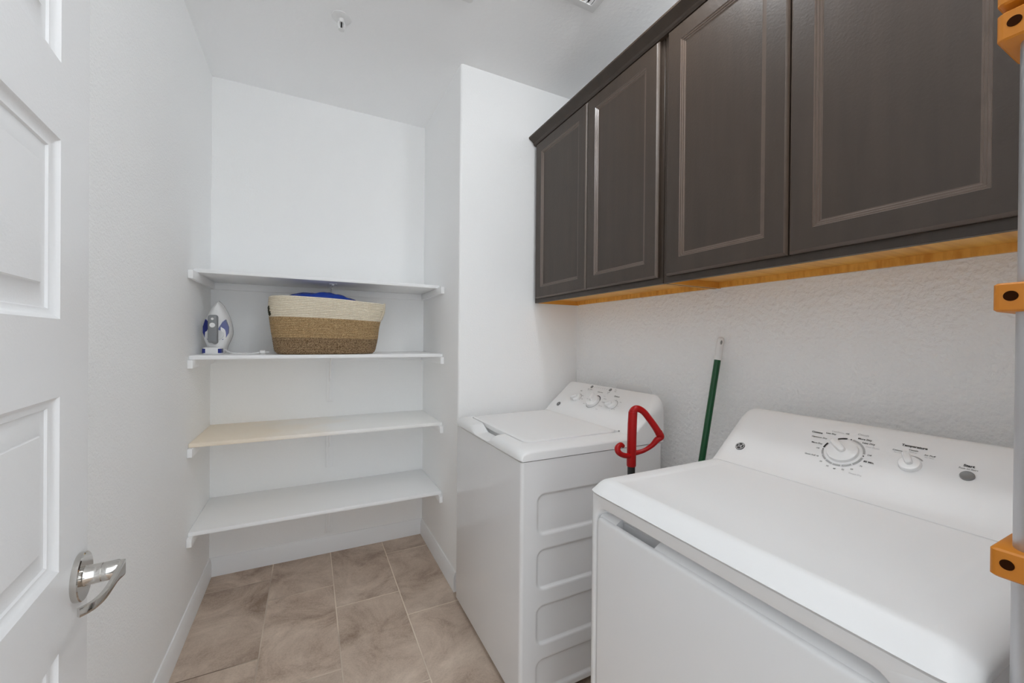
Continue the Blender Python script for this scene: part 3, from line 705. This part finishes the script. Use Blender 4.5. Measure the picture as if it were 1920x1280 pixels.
# ------------------------------------------------------------------ telescopic ladder at the right edge
lx, ly = .705, .1285
ldt = thing('telescopic_ladder', 'grey telescopic ladder with orange collars standing at the right edge', 'ladder', (lx+.2, ly, 0))
zs_l = [.205, .495, .786, 1.077, 1.367, 1.662, 1.701, 1.740, 1.779, 1.818]
for sx, x in ((1, lx), (-1, lx+.42)):
    for i, z in enumerate([.012]+zs_l[:6]):
        z1 = ([.012]+zs_l[:6]+[1.85])[i+1]; R = .0245-.0007*i
        MB().lathe([(R-.002, z-.004), (R, z), (R, z1), (R-.002, z1+.002)], (x, ly, 0), (0, 0, 1), 32).build('tube_section', M_alu, ldt)
    MB().lathe([(.027, 0), (.029, .004), (.029, .05), (.026, .055)], (x, ly, 0), (0, 0, 1), 24).build('rubber_foot', M_black, ldt)
    for z in zs_l:
        xa, xb = (x-.031, x+.05) if sx > 0 else (x-.05, x+.031)
        pts = rrect(xa, xb, ly-.036, ly+.0325, .006, 4); tip = .0155
        c = MB().loft([[(a, b_, z+dz) for a, b_ in rrect(xa+i, xb-i, ly-.036+i, ly+.0325-i, .006, 4)] for dz, i in ((-tip, .002), (-tip+.002, 0), (tip-.002, 0), (tip, .002))])
        co = c.build('orange_collar', M_orange, ldt)
        xo = xa if sx > 0 else xb
        hm = MB().lathe([(0, -.0015), (.0052, -.0015), (.0055, .0006), (0, .0006)], (xo, ly+.019, z+.001), (-sx, 0, 0), 20).build('rivet_hole', M_hole, co)
for z in zs_l:
    MB().box((lx+.05, ly-.022, z-.013), (lx+.37, ly+.022, z+.013), .005, 3).build('rung', M_alu, ldt)

# ------------------------------------------------------------------ small fittings
sp = thing('fire_sprinkler', 'small white pendant fire sprinkler on the ceiling', 'sprinkler', (.119, 1.957, ZC))
MB().lathe([(0, 0), (.041, 0), (.041, -.003), (.036, -.006), (.022, -.008), (.0, -.008)], (.119, 1.957, ZC), (0, 0, 1), 32).build('escutcheon', M_spr, sp)
s_ = MB(); c0 = V((.119, 1.957, ZC))
s_.lathe([(.011, -.006), (.011, -.018), (.008, -.022)], c0, (0, 0, 1), 16)
for sg in (-1, 1): s_.tube(catmull([c0+V((sg*.009, 0, -.018)), c0+V((sg*.013, 0, -.03)), c0+V((sg*.010, 0, -.046)), c0+V((sg*.003, 0, -.054))], 5), .0028, 10)
s_.build('frame_arms', M_spr, sp)
MB().lathe([(.0035, -.022), (.0035, -.05)], c0, (0, 0, 1), 10).build('glass_bulb', M_black, sp)
MB().lathe([(0, -.053), (.013, -.054), (.013, -.0555), (0, -.0565)], c0, (0, 0, 1), 18).build('deflector', M_spr, sp)

vx0, vx1, vy0, vy1 = .755, 1.092, 1.14, 1.422
vt = thing('ceiling_vent', 'white ceiling air register with dark slots above the cabinets', 'vent', ((vx0+vx1)/2, (vy0+vy1)/2, ZC))
vf = MB()
def xy(i, z): return [(vx0+i, vy0+i, z), (vx1-i, vy0+i, z), (vx1-i, vy1-i, z), (vx0+i, vy1-i, z)]
vf.loft([xy(0, ZC), xy(0, ZC-.004), xy(.006, ZC-.0085), xy(.034, ZC-.0095), xy(.036, ZC-.0075), xy(.036, ZC-.001)], cap1=False)
vf.build('vent_frame', M_spr, vt)
MB().box((vx0+.03, vy0+.03, ZC-.0015), (vx1-.03, vy1-.03, ZC-.0005)).build('duct_opening', M_dark, vt)
n = 12
for k in range(n):
    x = vx0+.045+(vx1-vx0-.09)*k/(n-1)
    Mx = Matrix.Translation((x, 0, ZC-.006)) @ Matrix.Rotation(rad(35), 4, 'Y')
    MB().box((-.006, vy0+.035, -.0006), (.006, vy1-.035, .0006), M=Mx).build('louver', M_spr, vt)

px0, px1, py0, py1 = .30, .602, 1.30, 1.606
cl = thing('ceiling_light', 'flat square white ceiling light, its corner showing at the top edge', 'light', ((px0+px1)/2, (py0+py1)/2, ZC))
pt = MB()
def pxy(i, z): return [(a, b_, z) for a, b_ in rrect(px0+i, px1-i, py0+i, py1-i, .012, 4)]
pt.loft([pxy(0, ZC), pxy(0, ZC-.014), pxy(.003, ZC-.018), pxy(.016, ZC-.018), pxy(.016, ZC-.010)])
pt.build('light_frame', M_spr, cl)
MB().loft([pxy(.0165, ZC-.0105), pxy(.0165, ZC-.016), pxy(.02, ZC-.017)]).build('diffuser', glow_mat(PANEL_GLOW), cl)

ob = MB(); oy0, oy1, oz0, oz1 = 1.395, 1.64, .88, 1.098
def oyz(i, d): return [(XR-d, a, b_) for a, b_ in rrect(oy0+i, oy1-i, oz0+i, oz1-i, .035, 5)]
ob.loft([oyz(0, 0), oyz(0, .003), oyz(.003, .005), oyz(.03, .005), oyz(.032, .001)])
tag(ob.build('outlet_box', M_spr), 'white washer outlet box plate on the wall behind the washing machine', 'outlet box')

for k, (x, y, r, g) in enumerate(LAMPS):
    dl = thing('ceiling_light', ('round frosted dome light on the ceiling near the doorway', 'round frosted dome light on the ceiling in front of the wall cabinets')[k], 'light', (x, y, ZC), 'dome ceiling lights')
    MB().lathe([(0, 0), (r+.02, 0), (r+.02, -.018), (r+.006, -.024), (0, -.024)], (x, y, ZC), (0, 0, 1), 40).build('base_ring', M_spr, dl)
    MB().lathe([(r*cos(pi/2*i/10), -.0245-r*.9*sin(pi/2*i/10)) for i in range(11)], (x, y, ZC), (0, 0, 1), 40).build('glass_dome', glow_mat(g), dl)
